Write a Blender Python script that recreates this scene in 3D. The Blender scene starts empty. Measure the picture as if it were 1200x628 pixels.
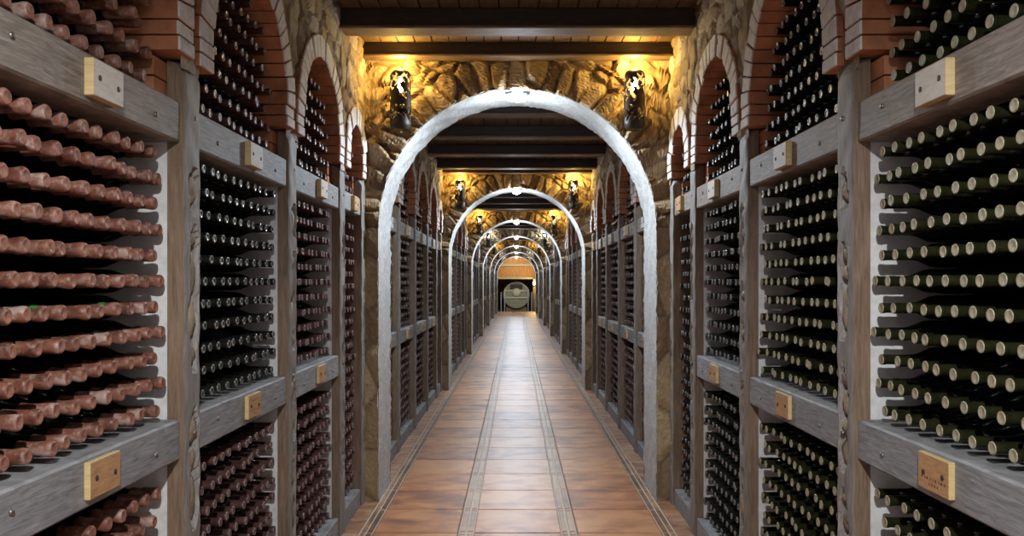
import bpy, math, random
import numpy as np
from mathutils import Vector, Matrix
random.seed(7); RNG = np.random.default_rng(11)
SC = bpy.context.scene
COL = SC.collection
PI = math.pi

# ------------------------------------------------------------------ layout (metres; y runs down the corridor)
L = 1.043            # front of the oak posts, either side of the centre line
WALLX = 1.035        # rough stone above the racks
SPAN = 5.72          # one vault section
W1 = 5.52            # front face of the first arch wall
THICK = 0.52
NSEC = 7
AR, AZ = 0.95, 1.88  # arch radius and springing height
CEIL = 3.115
TIP = 1.093          # bottle mouths
# post near / far edges relative to the arch wall of their section
POSTS = [(-5.20, -5.10), (-4.16, -4.023), (-3.01, -2.873), (-1.85, -1.713), (-0.775, -0.64), (-0.112, 0.0)]
BAYN = ['first', 'second', 'third', 'fourth', 'half-width fifth']
ORD = ['zeroth', 'first', 'second', 'third', 'fourth', 'fifth', 'sixth', 'seventh', 'eighth', 'ninth', 'tenth', 'eleventh',
       'twelfth', 'thirteenth', 'fourteenth', 'fifteenth']
SIDE = {-1: 'left', 1: 'right'}

# ------------------------------------------------------------------ materials
def new_mat(name):
    m = bpy.data.materials.new(name); m.use_nodes = True
    return m, m.node_tree, m.node_tree.nodes['Principled BSDF']

def nd(nt, t, **kw):
    n = nt.nodes.new(t)
    for k, v in kw.items():
        if k in n.inputs: n.inputs[k].default_value = v
        else: setattr(n, k, v)
    return n

def ramp(nt, fac, stops):
    r = nt.nodes.new('ShaderNodeValToRGB')
    e = r.color_ramp.elements
    while len(e) < len(stops): e.new(0.5)
    for i, (p, c) in enumerate(stops):
        e[i].position = p; e[i].color = (*c, 1)
    nt.links.new(fac, r.inputs['Fac'])
    return r.outputs['Color']

def pos(nt, scale=(1, 1, 1), obj=False):
    if obj:
        src = nt.nodes.new('ShaderNodeTexCoord').outputs['Object']
    else:
        src = nt.nodes.new('ShaderNodeNewGeometry').outputs['Position']
    mp = nt.nodes.new('ShaderNodeMapping'); mp.inputs['Scale'].default_value = scale
    nt.links.new(src, mp.inputs['Vector'])
    return mp.outputs['Vector']

def noise(nt, vec, scale, detail=4, rough=0.6, dist=0.0):
    n = nt.nodes.new('ShaderNodeTexNoise')
    n.inputs['Scale'].default_value = scale; n.inputs['Detail'].default_value = detail
    n.inputs['Roughness'].default_value = rough; n.inputs['Distortion'].default_value = dist
    nt.links.new(vec, n.inputs['Vector'])
    return n.outputs['Fac']

def mixc(nt, fac, a, b, mode='MIX'):
    m = nt.nodes.new('ShaderNodeMix'); m.data_type = 'RGBA'; m.blend_type = mode
    if isinstance(fac, (int, float)): m.inputs[0].default_value = fac
    else: nt.links.new(fac, m.inputs[0])
    for s, v in ((6, a), (7, b)):
        if isinstance(v, tuple): m.inputs[s].default_value = (*v, 1)
        else: nt.links.new(v, m.inputs[s])
    return m.outputs[2]

def bump(nt, bsdf, h, strength=0.4, dist=0.01):
    b = nt.nodes.new('ShaderNodeBump'); b.inputs['Strength'].default_value = strength; b.inputs['Distance'].default_value = dist
    nt.links.new(h, b.inputs['Height']); nt.links.new(b.outputs['Normal'], bsdf.inputs['Normal'])

def wood(name, dark, mid, light, scale=(1, 1, 1), rough=0.65, bumps=0.35, gs=14):
    m, nt, b = new_mat(name)
    v = pos(nt, scale)
    f = noise(nt, v, gs, 6, 0.65, 0.8)
    c = ramp(nt, f, [(0.3, dark), (0.5, mid), (0.72, light)])
    v2 = pos(nt)
    f2 = noise(nt, v2, 3.0, 3)
    c = mixc(nt, f2, c, mixc(nt, 0.55, c, mid), 'MIX')
    nt.links.new(c, b.inputs['Base Color'])
    b.inputs['Roughness'].default_value = rough
    bump(nt, b, f, bumps, 0.004)
    return m

M = {}
M['post_front'] = wood('post_front_grey', (0.095, 0.082, 0.07), (0.22, 0.195, 0.17), (0.36, 0.33, 0.30), (6, 6, 0.6))  # corridor face of the posts, greyer than their brown sides
M['post_side'] = wood('post_brown', (0.075, 0.044, 0.022), (0.175, 0.112, 0.064), (0.28, 0.19, 0.12), (6, 6, 0.5))
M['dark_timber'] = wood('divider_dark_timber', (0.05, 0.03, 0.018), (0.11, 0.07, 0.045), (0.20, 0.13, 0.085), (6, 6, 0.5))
M['beam'] = wood('beam_weathered', (0.095, 0.092, 0.09), (0.235, 0.23, 0.228), (0.40, 0.395, 0.39), (1, 0.7, 7))
M['beam_warm'] = wood('beam_weathered_warm', (0.085, 0.066, 0.050), (0.22, 0.182, 0.150), (0.40, 0.35, 0.30), (1, 0.7, 7))
M['ceil_beam'] = wood('ceiling_beam_oak', (0.016, 0.010, 0.007), (0.035, 0.021, 0.013), (0.075, 0.045, 0.025), (0.6, 4, 4), 0.5)
M['ceil_lit_edge'] = wood('ceiling_beam_lit_edge', (0.12, 0.075, 0.04), (0.22, 0.14, 0.075), (0.34, 0.23, 0.13), (0.6, 4, 4), 0.7)  # paler beam underside: light from below put into the colour
M['ceil'] = wood('ceiling_planks', (0.06, 0.032, 0.013), (0.14, 0.08, 0.032), (0.24, 0.145, 0.06), (5, 0.6, 5), 0.55)
M['loft'] = wood('loft_boards', (0.09, 0.038, 0.008), (0.25, 0.12, 0.026), (0.42, 0.23, 0.065), (6, 1, 0.6), 0.5, gs=5)
M['cask'] = wood('cask_staves', (0.07, 0.09, 0.085), (0.16, 0.195, 0.19), (0.30, 0.345, 0.34), (8, 1, 0.7), 0.6, gs=5)
M['plaque_pale'] = wood('plaque_pale', (0.44, 0.38, 0.31), (0.57, 0.51, 0.44), (0.66, 0.60, 0.54), (1, 2, 8), 0.6, 0.1)
M['plaque_side'] = wood('plaque_edge', (0.45, 0.31, 0.12), (0.56, 0.41, 0.19), (0.65, 0.5, 0.27), (1, 2, 8), 0.6, 0.1)
M['plaque_tan'] = wood('plaque_tan', (0.30, 0.145, 0.055), (0.46, 0.245, 0.11), (0.58, 0.34, 0.17), (1, 2, 8), 0.6, 0.1)

def plain(name, col, rough=0.5, metal=0.0, vary=0.0, scale=30, bmp=0, coat=0):
    m, nt, b = new_mat(name)
    b.inputs['Roughness'].default_value = rough; b.inputs['Metallic'].default_value = metal
    b.inputs['Coat Weight'].default_value = coat
    f = noise(nt, pos(nt), scale, 4)
    if vary:
        d = tuple(c * (1 - vary) for c in col); l = tuple(min(1, c * (1 + vary)) for c in col)
        nt.links.new(ramp(nt, f, [(0.3, d), (0.7, l)]), b.inputs['Base Color'])
    else:
        b.inputs['Base Color'].default_value = (*col, 1)
    if bmp: bump(nt, b, f, bmp, 0.006)
    return m

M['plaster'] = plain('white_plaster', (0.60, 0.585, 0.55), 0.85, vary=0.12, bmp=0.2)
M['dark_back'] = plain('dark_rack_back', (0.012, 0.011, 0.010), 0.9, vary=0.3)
M['iron'] = plain('black_iron', (0.035, 0.026, 0.018), 0.5, 0.4, vary=0.4)
M['bolt'] = plain('bolt_steel', (0.22, 0.20, 0.18), 0.4, 0.8, vary=0.2)
M['screw'] = plain('screw_brown', (0.06, 0.03, 0.02), 0.5)
M['ink'] = plain('burnt_writing', (0.10, 0.045, 0.025), 0.8)
M['steel'] = plain('grey_steel', (0.40, 0.43, 0.45), 0.35, 0.6, vary=0.15)
M['hatch'] = plain('black_hatch', (0.008, 0.008, 0.009), 0.6)
M['disc'] = plain('grey_disc', (0.30, 0.35, 0.37), 0.5, vary=0.15)
M['grout'] = plain('grout', (0.23, 0.15, 0.10), 0.6, vary=0.25, scale=60)
M['grout_pale'] = plain('pale_joint', (0.60, 0.48, 0.36), 0.45, vary=0.2, scale=60)
M['dark_floor'] = plain('dark_floor', (0.05, 0.045, 0.04), 0.4, vary=0.25)

def emit(name, col, s):
    m, nt, b = new_mat(name)
    b.inputs['Base Color'].default_value = (*col, 1)
    b.inputs['Emission Color'].default_value = (*col, 1); b.inputs['Emission Strength'].default_value = s
    return m
M['lamp_cool'] = emit('lamp_cool', (0.86, 0.93, 1.0), 60)
M['bulb_warm'] = emit('bulb_warm', (1.0, 0.80, 0.38), 60)
M['bulb_cool'] = emit('bulb_cool', (0.86, 0.94, 1.0), 45)

# stone with 'tone' (which stone) and 'joint' attributes
def stone(name, a, b_, c, mortar, spread=25, rough=0.8, spec=0.3):
    m, nt, b = new_mat(name)
    at = nt.nodes.new('ShaderNodeAttribute'); at.attribute_name = 'tone'
    aj = nt.nodes.new('ShaderNodeAttribute'); aj.attribute_name = 'joint'
    f = noise(nt, pos(nt), spread, 6, 0.65)
    ad = nt.nodes.new('ShaderNodeMath'); ad.operation = 'MULTIPLY_ADD'
    nt.links.new(f, ad.inputs[0]); ad.inputs[1].default_value = 0.7
    nt.links.new(at.outputs['Fac'], ad.inputs[2])
    col = ramp(nt, ad.outputs[0], [(0.3, a), (0.75, b_), (1.0, c)])
    col = mixc(nt, aj.outputs['Fac'], col, mortar)
    nt.links.new(col, b.inputs['Base Color'])
    b.inputs['Roughness'].default_value = rough; b.inputs['Specular IOR Level'].default_value = spec
    bump(nt, b, noise(nt, pos(nt), 55, 6, 0.7), 0.6, 0.008)
    return m
M['stone_arch'] = stone('arch_rubble', (0.17, 0.105, 0.045), (0.33, 0.225, 0.11), (0.48, 0.36, 0.20), (0.13, 0.08, 0.04), rough=0.5, spec=0.5)
M['stone_side'] = stone('side_rubble', (0.19, 0.13, 0.07), (0.33, 0.245, 0.145), (0.42, 0.38, 0.32), (0.15, 0.10, 0.055))
M['pebble'] = plain('inlay_pebble', (0.25, 0.19, 0.125), 0.7, vary=0.55, scale=14, bmp=0.4)

# limewashed arch reveal
m, nt, b = new_mat('limewashed_reveal')
f = noise(nt, pos(nt, (1.6, 0.8, 1)), 30, 6, 0.78, 0.6)
f2 = noise(nt, pos(nt), 4, 3)
nt.links.new(mixc(nt, f2, ramp(nt, f, [(0.3, (0.22, 0.20, 0.18)), (0.46, (0.50, 0.49, 0.47)), (0.68, (0.76, 0.76, 0.75))]), (0.50, 0.47, 0.42), 'MIX'), b.inputs['Base Color'])
b.inputs['Roughness'].default_value = 0.85
bump(nt, b, f, 0.9, 0.015)
M['reveal'] = m

# bricks of the small arches: orange bodies, paler front
M['brick'] = plain('arch_brick', (0.46, 0.18, 0.08), 0.85, vary=0.38, scale=9, bmp=0.35)
m, nt, b = new_mat('arch_brick_pale')
f = noise(nt, pos(nt), 24, 5, 0.7)
nt.links.new(ramp(nt, f, [(0.28, (0.44, 0.36, 0.31)), (0.42, (0.64, 0.61, 0.58)), (0.7, (0.80, 0.79, 0.78))]), b.inputs['Base Color'])
b.inputs['Roughness'].default_value = 0.8
bump(nt, b, f, 0.4, 0.006)
M['brick_white'] = m

# floor tiles
def tile_mat(name, dark, mid, light, rough, sc=3.5):
    m, nt, b = new_mat(name)
    at = nt.nodes.new('ShaderNodeAttribute'); at.attribute_name = 'tone'
    f = noise(nt, pos(nt, (1, 1.6, 1)), sc, 5, 0.55, 0.4)
    ad = nt.nodes.new('ShaderNodeMath'); ad.operation = 'MULTIPLY_ADD'
    nt.links.new(at.outputs['Fac'], ad.inputs[0]); ad.inputs[1].default_value = 0.22; nt.links.new(f, ad.inputs[2])
    nt.links.new(ramp(nt, ad.outputs[0], [(0.42, dark), (0.58, mid), (0.76, light)]), b.inputs['Base Color'])
    g = noise(nt, pos(nt), 16, 4)
    r = nt.nodes.new('ShaderNodeMapRange'); nt.links.new(g, r.inputs[0])
    r.inputs[3].default_value = rough - 0.07; r.inputs[4].default_value = rough + 0.08
    nt.links.new(r.outputs[0], b.inputs['Roughness'])
    b.inputs['Specular IOR Level'].default_value = 0.5
    b.inputs['Coat Weight'].default_value = 0.7; b.inputs['Coat Roughness'].default_value = 0.47; b.inputs['Coat IOR'].default_value = 1.6
    bump(nt, b, g, 0.12, 0.004)
    return m
M['tile'] = tile_mat('terracotta_tile', (0.20, 0.052, 0.014), (0.44, 0.145, 0.04), (0.60, 0.255, 0.085), 0.44)
M['strip'] = tile_mat('border_strip', (0.16, 0.07, 0.035), (0.30, 0.15, 0.08), (0.42, 0.24, 0.14), 0.36)
M['strip_dark'] = tile_mat('dark_border_strip', (0.05, 0.02, 0.01), (0.12, 0.05, 0.025), (0.24, 0.11, 0.05), 0.36)
M['sidebrick'] = tile_mat('edge_brick', (0.20, 0.085, 0.04), (0.36, 0.17, 0.085), (0.50, 0.27, 0.15), 0.42, 7)

# bottles
M['glass'] = plain('dark_bottle_glass', (0.004, 0.006, 0.004), 0.12)
M['glass'].node_tree.nodes['Principled BSDF'].inputs['Specular IOR Level'].default_value = 0.45
M['glass_olive'] = plain('olive_bottle_neck', (0.016, 0.016, 0.006), 0.22, vary=0.4, scale=25)
m, nt, b = new_mat('terracotta_wax')
f = noise(nt, pos(nt, (0.6, 1, 1)), 19, 3, 0.6)
c = ramp(nt, f, [(0.38, (0.085, 0.026, 0.014)), (0.50, (0.17, 0.058, 0.031)), (0.58, (0.21, 0.085, 0.052)), (0.65, (0.33, 0.22, 0.175))])
g = noise(nt, pos(nt), 60, 5, 0.7)
c = mixc(nt, ramp(nt, g, [(0.5, (0, 0, 0)), (0.75, (0.55, 0.55, 0.55))]), c, (0.48, 0.36, 0.31))
nt.links.new(c, b.inputs['Base Color']); b.inputs['Roughness'].default_value = 0.5
bump(nt, b, g, 0.35, 0.004)
M['wax'] = m
M['wax_top'] = plain('wax_top', (0.27, 0.115, 0.075), 0.55, vary=0.4, scale=40, bmp=0.3)
M['maroon'] = plain('maroon_capsule', (0.088, 0.043, 0.038), 0.36, vary=0.45, scale=16)
M['maroon_rim'] = plain('maroon_rim', (0.24, 0.16, 0.15), 0.35, vary=0.3, scale=30)
M['foil'] = plain('black_foil', (0.012, 0.012, 0.010), 0.28, vary=0.4, scale=16)
M['foil_rim'] = plain('foil_rim', (0.22, 0.215, 0.19), 0.3, 0.3, vary=0.25, scale=30)
M['cork'] = plain('cork_top', (0.36, 0.30, 0.20), 0.6, vary=0.25, scale=60)
M['cork_ring'] = plain('pale_foil_edge', (0.30, 0.27, 0.17), 0.35, vary=0.3, scale=60)
M['seal'] = plain('green_seal', (0.02, 0.22, 0.03), 0.5)

# ------------------------------------------------------------------ mesh builder
class MB:
    def __init__(s): s.v, s.f, s.m, s.sm, s.att = [], [], [], [], {}
    def add(s, vs, fs, mi=0, smooth=False):
        b = len(s.v); s.v.extend(vs)
        for i, f in enumerate(fs):
            s.f.append(tuple(b + k for k in f)); s.m.append(mi[i] if isinstance(mi, (list, tuple)) else mi); s.sm.append(smooth)
        return b
    def box(s, x0, x1, y0, y1, z0, z1, mi=0):
        x0, x1 = min(x0, x1), max(x0, x1); y0, y1 = min(y0, y1), max(y0, y1); z0, z1 = min(z0, z1), max(z0, z1)
        vs = [(x0, y0, z0), (x1, y0, z0), (x1, y1, z0), (x0, y1, z0), (x0, y0, z1), (x1, y0, z1), (x1, y1, z1), (x0, y1, z1)]
        # order: -z, +z, -y, +x, +y, -x
        s.add(vs, [(0, 3, 2, 1), (4, 5, 6, 7), (0, 1, 5, 4), (1, 2, 6, 5), (2, 3, 7, 6), (3, 0, 4, 7)], mi)
    def cbox(s, x0, x1, y0, y1, z0, z1, c=0.004, mi=0):
        """box with chamfered edges"""
        x0, x1 = min(x0, x1), max(x0, x1)
        vs, idx = [], {}
        for i, x in enumerate((x0, x1)):
            for j, y in enumerate((y0, y1)):
                for k, z in enumerate((z0, z1)):
                    dx, dy, dz = (c if i == 0 else -c), (c if j == 0 else -c), (c if k == 0 else -c)
                    idx[i, j, k, 0] = len(vs); vs.append((x, y + dy, z + dz))
                    idx[i, j, k, 1] = len(vs); vs.append((x + dx, y, z + dz))
                    idx[i, j, k, 2] = len(vs); vs.append((x + dx, y + dy, z))
        fs = []
        for i in (0, 1):
            q = [idx[i, 0, 0, 0], idx[i, 1, 0, 0], idx[i, 1, 1, 0], idx[i, 0, 1, 0]]; fs.append(q if i else q[::-1])
            q = [idx[0, i, 0, 1], idx[0, i, 1, 1], idx[1, i, 1, 1], idx[1, i, 0, 1]]; fs.append(q if i else q[::-1])
            q = [idx[0, 0, i, 2], idx[1, 0, i, 2], idx[1, 1, i, 2], idx[0, 1, i, 2]]; fs.append(q if i else q[::-1])
        nf = 6
        for a in (0, 1):
            for b in (0, 1):
                fs.append([idx[a, b, 0, 0], idx[a, b, 1, 0], idx[a, b, 1, 1], idx[a, b, 0, 1]])
                fs.append([idx[a, 0, b, 0], idx[a, 1, b, 0], idx[a, 1, b, 2], idx[a, 0, b, 2]])
                fs.append([idx[0, a, b, 1], idx[1, a, b, 1], idx[1, a, b, 2], idx[0, a, b, 2]])
                for k in (0, 1):
                    fs.append([idx[a, b, k, 0], idx[a, b, k, 1], idx[a, b, k, 2]])
        cen = Vector(((x0 + x1) / 2, (y0 + y1) / 2, (z0 + z1) / 2))
        out = []
        for f in fs:
            p = [Vector(vs[k]) for k in f]
            n = (p[1] - p[0]).cross(p[2] - p[0])
            out.append(f if n.dot(sum(p, Vector()) / len(p) - cen) > 0 else f[::-1])
        s.add(vs, [tuple(f) for f in out], mi)
    def prism(s, prof, ax, a0, a1, mi=0):
        """convex polygon prof (list of 2-tuples) extruded along axis ax"""
        n = len(prof)
        def P(p, a):
            return {0: (a, p[0], p[1]), 1: (p[0], a, p[1]), 2: (p[0], p[1], a)}[ax]
        vs = [P(p, a0) for p in prof] + [P(p, a1) for p in prof]
        fs = [tuple(range(n)), tuple(range(2 * n - 1, n - 1, -1))] + [(i, i + n, (i + 1) % n + n, (i + 1) % n) for i in range(n)]
        cen = sum((Vector(v) for v in vs), Vector()) / len(vs); out = []
        for f in fs:
            p = [Vector(vs[k]) for k in f]; nn = (p[1] - p[0]).cross(p[2] - p[0])
            out.append(f if nn.dot(sum(p, Vector()) / len(p) - cen) > 0 else f[::-1])
        s.add(vs, out, mi)
    def lathe(s, prof, n, axis='x', o=(0, 0, 0), mi=0, smooth=True, capend=True):
        """prof: (along, radius[, mi]); radius 0 closes"""
        vs, fs, ms = [], [], []
        for a, r, *_ in prof:
            for k in range(n):
                t = 2 * PI * k / n
                c, d = r * math.cos(t), r * math.sin(t)
                p = {'x': (a, c, d), 'y': (d, a, c), 'z': (c, d, a)}[axis]
                vs.append((p[0] + o[0], p[1] + o[1], p[2] + o[2]))
        for i in range(len(prof) - 1):
            for k in range(n):
                fs.append((i * n + k, i * n + (k + 1) % n, (i + 1) * n + (k + 1) % n, (i + 1) * n + k))
                ms.append(prof[i + 1][2] if len(prof[i + 1]) > 2 else mi)
        if capend:
            fs.append(tuple(range(n))[::-1]); ms.append(prof[0][2] if len(prof[0]) > 2 else mi)
            fs.append(tuple((len(prof) - 1) * n + k for k in range(n))); ms.append(prof[-1][2] if len(prof[-1]) > 2 else mi)
        s.add(vs, fs, ms, smooth)
    def mesh(s, name, mats, org=(0, 0, 0)):
        me = bpy.data.meshes.new(name)
        ox, oy, oz = org
        me.from_pydata([(x - ox, y - oy, z - oz) for x, y, z in s.v], [], s.f)
        for k in mats: me.materials.append(M[k])
        me.polygons.foreach_set('material_index', s.m); me.polygons.foreach_set('use_smooth', s.sm)
        for k, vals in s.att.items():
            a = me.attributes.new(k, 'FLOAT', 'POINT'); a.data.foreach_set('value', np.asarray(vals, dtype=np.float32))
        me.update()
        return me
    def build(s, name, mats, parent=None, org=None):
        if parent is not None and org is None: org = tuple(parent.location)
        me = s.mesh(name, mats, org or (0, 0, 0))
        o = bpy.data.objects.new(name, me); COL.objects.link(o)
        if parent is not None: o.parent = parent
        elif org: o.location = org
        return o

def tag(o, label=None, cat=None, group=None, kind=None):
    if label: o['label'] = label
    if cat: o['category'] = cat
    if group: o['group'] = group
    if kind: o['kind'] = kind
    return o

def thing(name, label, cat, loc, group=None):
    o = bpy.data.objects.new(name, None); COL.objects.link(o); o.location = loc
    o.empty_display_size = 0.05
    return tag(o, label, cat, group)

def copy_tree(o, dy=0, parent=None, skip=()):
    c = o.copy(); COL.objects.link(c)
    if parent is None: c.location.y += dy
    else: c.parent = parent
    for ch in list(o.children):
        if ch.name.split('.')[0] in skip: continue
        copy_tree(ch, 0, c, skip)
    return c

# ------------------------------------------------------------------ rubble relief
def cells(P, seeds, tilt=0.5, rng=RNG):
    """P (n,2), seeds (m,2): relief height, tone per stone, joint mask"""
    n = len(P); h = np.zeros(n); tone = np.zeros(n); joint = np.zeros(n)
    m = len(seeds)
    t = rng.uniform(0, 1, m); off = rng.uniform(-0.4, 1, m); ga = rng.normal(0, tilt, (m, 2))
    for a in range(0, n, 4000):
        q = P[a:a + 4000]
        d = np.sqrt(((q[:, None, :] - seeds[None]) ** 2).sum(2))
        o = np.argpartition(d, 1, axis=1)[:, :2]
        d0 = np.take_along_axis(d, o, 1)
        i0 = np.where(d0[:, 0] <= d0[:, 1], o[:, 0], o[:, 1])
        f1, f2 = d0.min(1), d0.max(1)
        e = f2 - f1
        g = np.clip(e / 0.35, 0, 1); g = g * g * (3 - 2 * g)
        rel = q - seeds[i0]
        h[a:a + 4000] = (0.35 + 0.45 * off[i0] + (rel * ga[i0]).sum(1)) * g
        tone[a:a + 4000] = t[i0] * 0.65; joint[a:a + 4000] = 1 - np.clip(e / 0.09, 0, 1)
    return h, tone, joint

def seeds_in(u0, u1, v0, v1, du, dv, jit=0.4):
    """jittered lattice in coordinates already divided by stone size"""
    out = []
    j = 0; v = v0
    while v < v1 + 1:
        u = u0 + (0.5 if j % 2 else 0)
        while u < u1 + 1:
            out.append((u + random.uniform(-jit, jit) * du, v + random.uniform(-jit, jit) * dv)); u += du
        v += dv; j += 1
    return np.array(out)

def grid_faces(nu, nv, flip=False):
    fs = []
    for i in range(nu - 1):
        for j in range(nv - 1):
            a, b, c, d = i * nv + j, (i + 1) * nv + j, (i + 1) * nv + j + 1, i * nv + j + 1
            fs.append((a, d, c, b) if flip else (a, b, c, d))
    return fs

# ------------------------------------------------------------------ setting: floor
def build_floor():
    y0, y1 = -1.2, 42.8
    mb = MB(); tones = []
    def slab(xa, xb, ya, yb, zt, mi, c=0.003):
        n = len(mb.v)
        vs = [(xa, ya, 0), (xb, ya, 0), (xb, yb, 0), (xa, yb, 0), (xa + c, ya + c, zt), (xb - c, ya + c, zt), (xb - c, yb - c, zt), (xa + c, yb - c, zt)]
        mb.add(vs, [(4, 5, 6, 7), (0, 1, 5, 4), (1, 2, 6, 5), (2, 3, 7, 6), (3, 0, 4, 7)], mi)
        t = random.random(); tones.extend([t] * 8)
    mb.add([(-2.0, y0, -0.003), (2.0, y0, -0.003), (2.0, y1, -0.003), (-2.0, y1, -0.003)], [(0, 1, 2, 3)], 4); tones.extend([0.5] * 4)
    # pale jointing under the border strips
    for sx in (-1, 1):
        for a, b in ((0.262, 0.355), (0.868, 0.952)):
            xa, xb = sorted((sx * a, sx * b))
            mb.add([(xa, y0, 0.0), (xb, y0, 0.0), (xb, y1, 0.0), (xa, y1, 0.0)], [(0, 1, 2, 3)], 5); tones.extend([0.5] * 4)
    T = 0.5; y = y0; g = 0.006
    ph = (W1 - y0) % T
    y = y0 - (T - 0.02)
    while y < y1 - 0.01:
        ya, yb = max(y, y0), min(y + T, y1)
        if yb - ya > 0.03:
            slab(-0.26, 0.26, ya + g, yb - g, 0.004, 0)
            for sx in (-1, 1):
                xs = sorted((sx * 0.362, sx * 0.862)); slab(xs[0], xs[1], ya + g, yb - g, 0.004, 0)
                for a, b, mi in ((0.269, 0.302, 1), (0.313, 0.350, 1), (0.874, 0.906, 2), (0.914, 0.942, 1)):
                    xs = sorted((sx * a, sx * b))
                    slab(xs[0], xs[1], ya + 0.035, yb - 0.035, 0.0035, mi, 0.002)
                    slab(xs[0], xs[1], ya - 0.028 if ya > y0 + .03 else ya, ya + 0.028, 0.0035, 1, 0.004)
                n = 4
                for k in range(n):
                    a = ya + k * (yb - ya) / n; b = ya + (k + 1) * (yb - ya) / n
                    xs = sorted((sx * 0.955, sx * 1.06))
                    slab(xs[0], xs[1], a + 0.004, b - 0.004, 0.004, 3)
        y += T
    mb.att['tone'] = tones
    o = mb.build('floor', ['tile', 'strip', 'strip_dark', 'sidebrick', 'grout', 'grout_pale'])
    tag(o, kind='structure')
build_floor()

# ------------------------------------------------------------------ setting: arch walls
def rubble_mesh(pts_uv, place, faces, seeds, amp, name, mat, scale, tilt=0.5, warp=None):
    P = np.array(pts_uv) / np.array(scale) if warp is None else warp
    h, t, j = cells(P, seeds, tilt)
    mb = MB(); mb.add([place(u, v, hh * amp) for (u, v), hh in zip(pts_uv, h)], faces, 0, False)
    mb.att['tone'] = t; mb.att['joint'] = j
    return mb

def arch_face_mesh():
    mb = MB(); tone, joint = [], []
    # spandrel in polar coordinates about (0, AZ)
    NT, NR = 230, 44
    uv, warp = [], []
    top = 3.10 - AZ; sx = 1.075
    for i in range(NT):
        th = PI * i / (NT - 1)
        c, s_ = math.cos(th), math.sin(th)
        rm = min(sx / max(abs(c), 1e-4), top / max(s_, 1e-4))
        for j in range(NR):
            r = AR + 0.002 + (rm - AR - 0.002) * j / (NR - 1)
            uv.append((r * c, AZ + r * s_))
            # near the crown: tall narrow voussoirs; towards the corners: lumps
            k = 0.30
            corner = min(1, max(0, (r - 1.13) / 0.12))
            wr = (r - AR) / (0.30 * (1 - corner) + 0.11 * corner)
            if th > PI * 0.82 or th < PI * 0.18: wr = (r - AR) / 0.30
            warp.append((th * 1.15 / 0.125, wr))
    seeds = seeds_in(-1, 32, -0.6, 6, 1, 1, 0.40)
    h, t, j = cells(np.array(warp), seeds, 0.55)
    R = RNG.normal(0, 0.03, len(uv))
    vs = []
    for (x, z), hh, rr, k in zip(uv, h, R, range(len(uv))):
        edge = 0.35 if k % NR == 0 else 1
        vs.append((x, -(hh * 0.055 + rr * 0.07) * edge, z))
    mb.add(vs, grid_faces(NT, NR, True), 0); tone += list(t); joint += list(j)
    # piers
    for sg in (-1, 1):
        nu, nv = 9, 110
        uv = [(AR + 0.002 + (sx - AR - 0.002) * i / (nu - 1), AZ * j / (nv - 1)) for i in range(nu) for j in range(nv)]
        P = np.array([((u + (3 if sg > 0 else 0)) / 0.30, v / 0.34) for u, v in uv])
        ss = seeds_in(2, 15, -0.5, 7, 1, 1, 0.35)
        h, t, j = cells(P, ss, 0.35)
        R = RNG.normal(0, 0.03, len(uv))
        mb.add([(sg * u, -(hh * 0.030 + rr * 0.03), v) for (u, v), hh, rr in zip(uv, h, R)], grid_faces(nu, nv, sg < 0), 0)
        tone += list(t); joint += list(j)
    mb.att['tone'] = tone; mb.att['joint'] = joint
    return mb.mesh('arch_wall', ['stone_arch'])

def reveal_mesh():
    mb = MB()
    prof = []
    NZ = 60
    for j in range(NZ): prof.append((AR, AZ * j / NZ, 1, 0))
    NT = 120
    for i in range(NT + 1):
        th = PI * i / NT; prof.append((AR * math.cos(th), AZ + AR * math.sin(th), math.cos(th), math.sin(th)))
    for j in range(NZ - 1, -1, -1): prof.append((-AR, AZ * j / NZ, -1, 0))
    NY = 14
    vs = []
    pv = np.array([(k * 0.03, y) for k in range(len(prof)) for y in range(NY)])
    for k, (x, z, nx, nz) in enumerate(prof):
        for j in range(NY):
            y = -0.012 + (THICK + 0.024) * j / (NY - 1)
            e = random.gauss(0, 0.003) + 0.004 * math.sin(k * 0.7 + j)
            if j in (0, NY - 1): e += 0.006; y += random.gauss(0, 0.004)
            vs.append((x - nx * (-e), y, z - nz * (-e)))
    mb.add(vs, grid_faces(len(prof), NY, False), 0, True)
    return mb.mesh('arch_reveal', ['reveal'])

AF, RV = arch_face_mesh(), reveal_mesh()
for k in range(0, NSEC + 1):
    w = W1 + SPAN * (k - 1)
    a = bpy.data.objects.new('wall_arch', AF); COL.objects.link(a); a.location = (0, w, 0)
    b2 = bpy.data.objects.new('wall_arch_rear', AF); COL.objects.link(b2); b2.location = (0, w + THICK, 0); b2.rotation_euler.z = PI
    r = bpy.data.objects.new('trim_%d' % k, RV); COL.objects.link(r); r.location = (0, w, 0)
    for o in (a, b2, r): o['kind'] = 'structure'

# ------------------------------------------------------------------ bays
BAYS = []
for j in range(5):
    BAYS.append((POSTS[j][1], POSTS[j + 1][0]))
def arch_geo(j):
    pc0 = (POSTS[j][0] + POSTS[j][1]) / 2; pc1 = (POSTS[j + 1][0] + POSTS[j + 1][1]) / 2
    a, b = pc0 + 0.147, pc1 - 0.147
    if j == 0: a = POSTS[0][0] + 0.15
    if j == 4: b = -0.13
    return (a + b) / 2, (b - a) / 2      # centre y, inner radius
SPRING = 2.30; FOOT = 2.205; RING = 0.115

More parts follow.
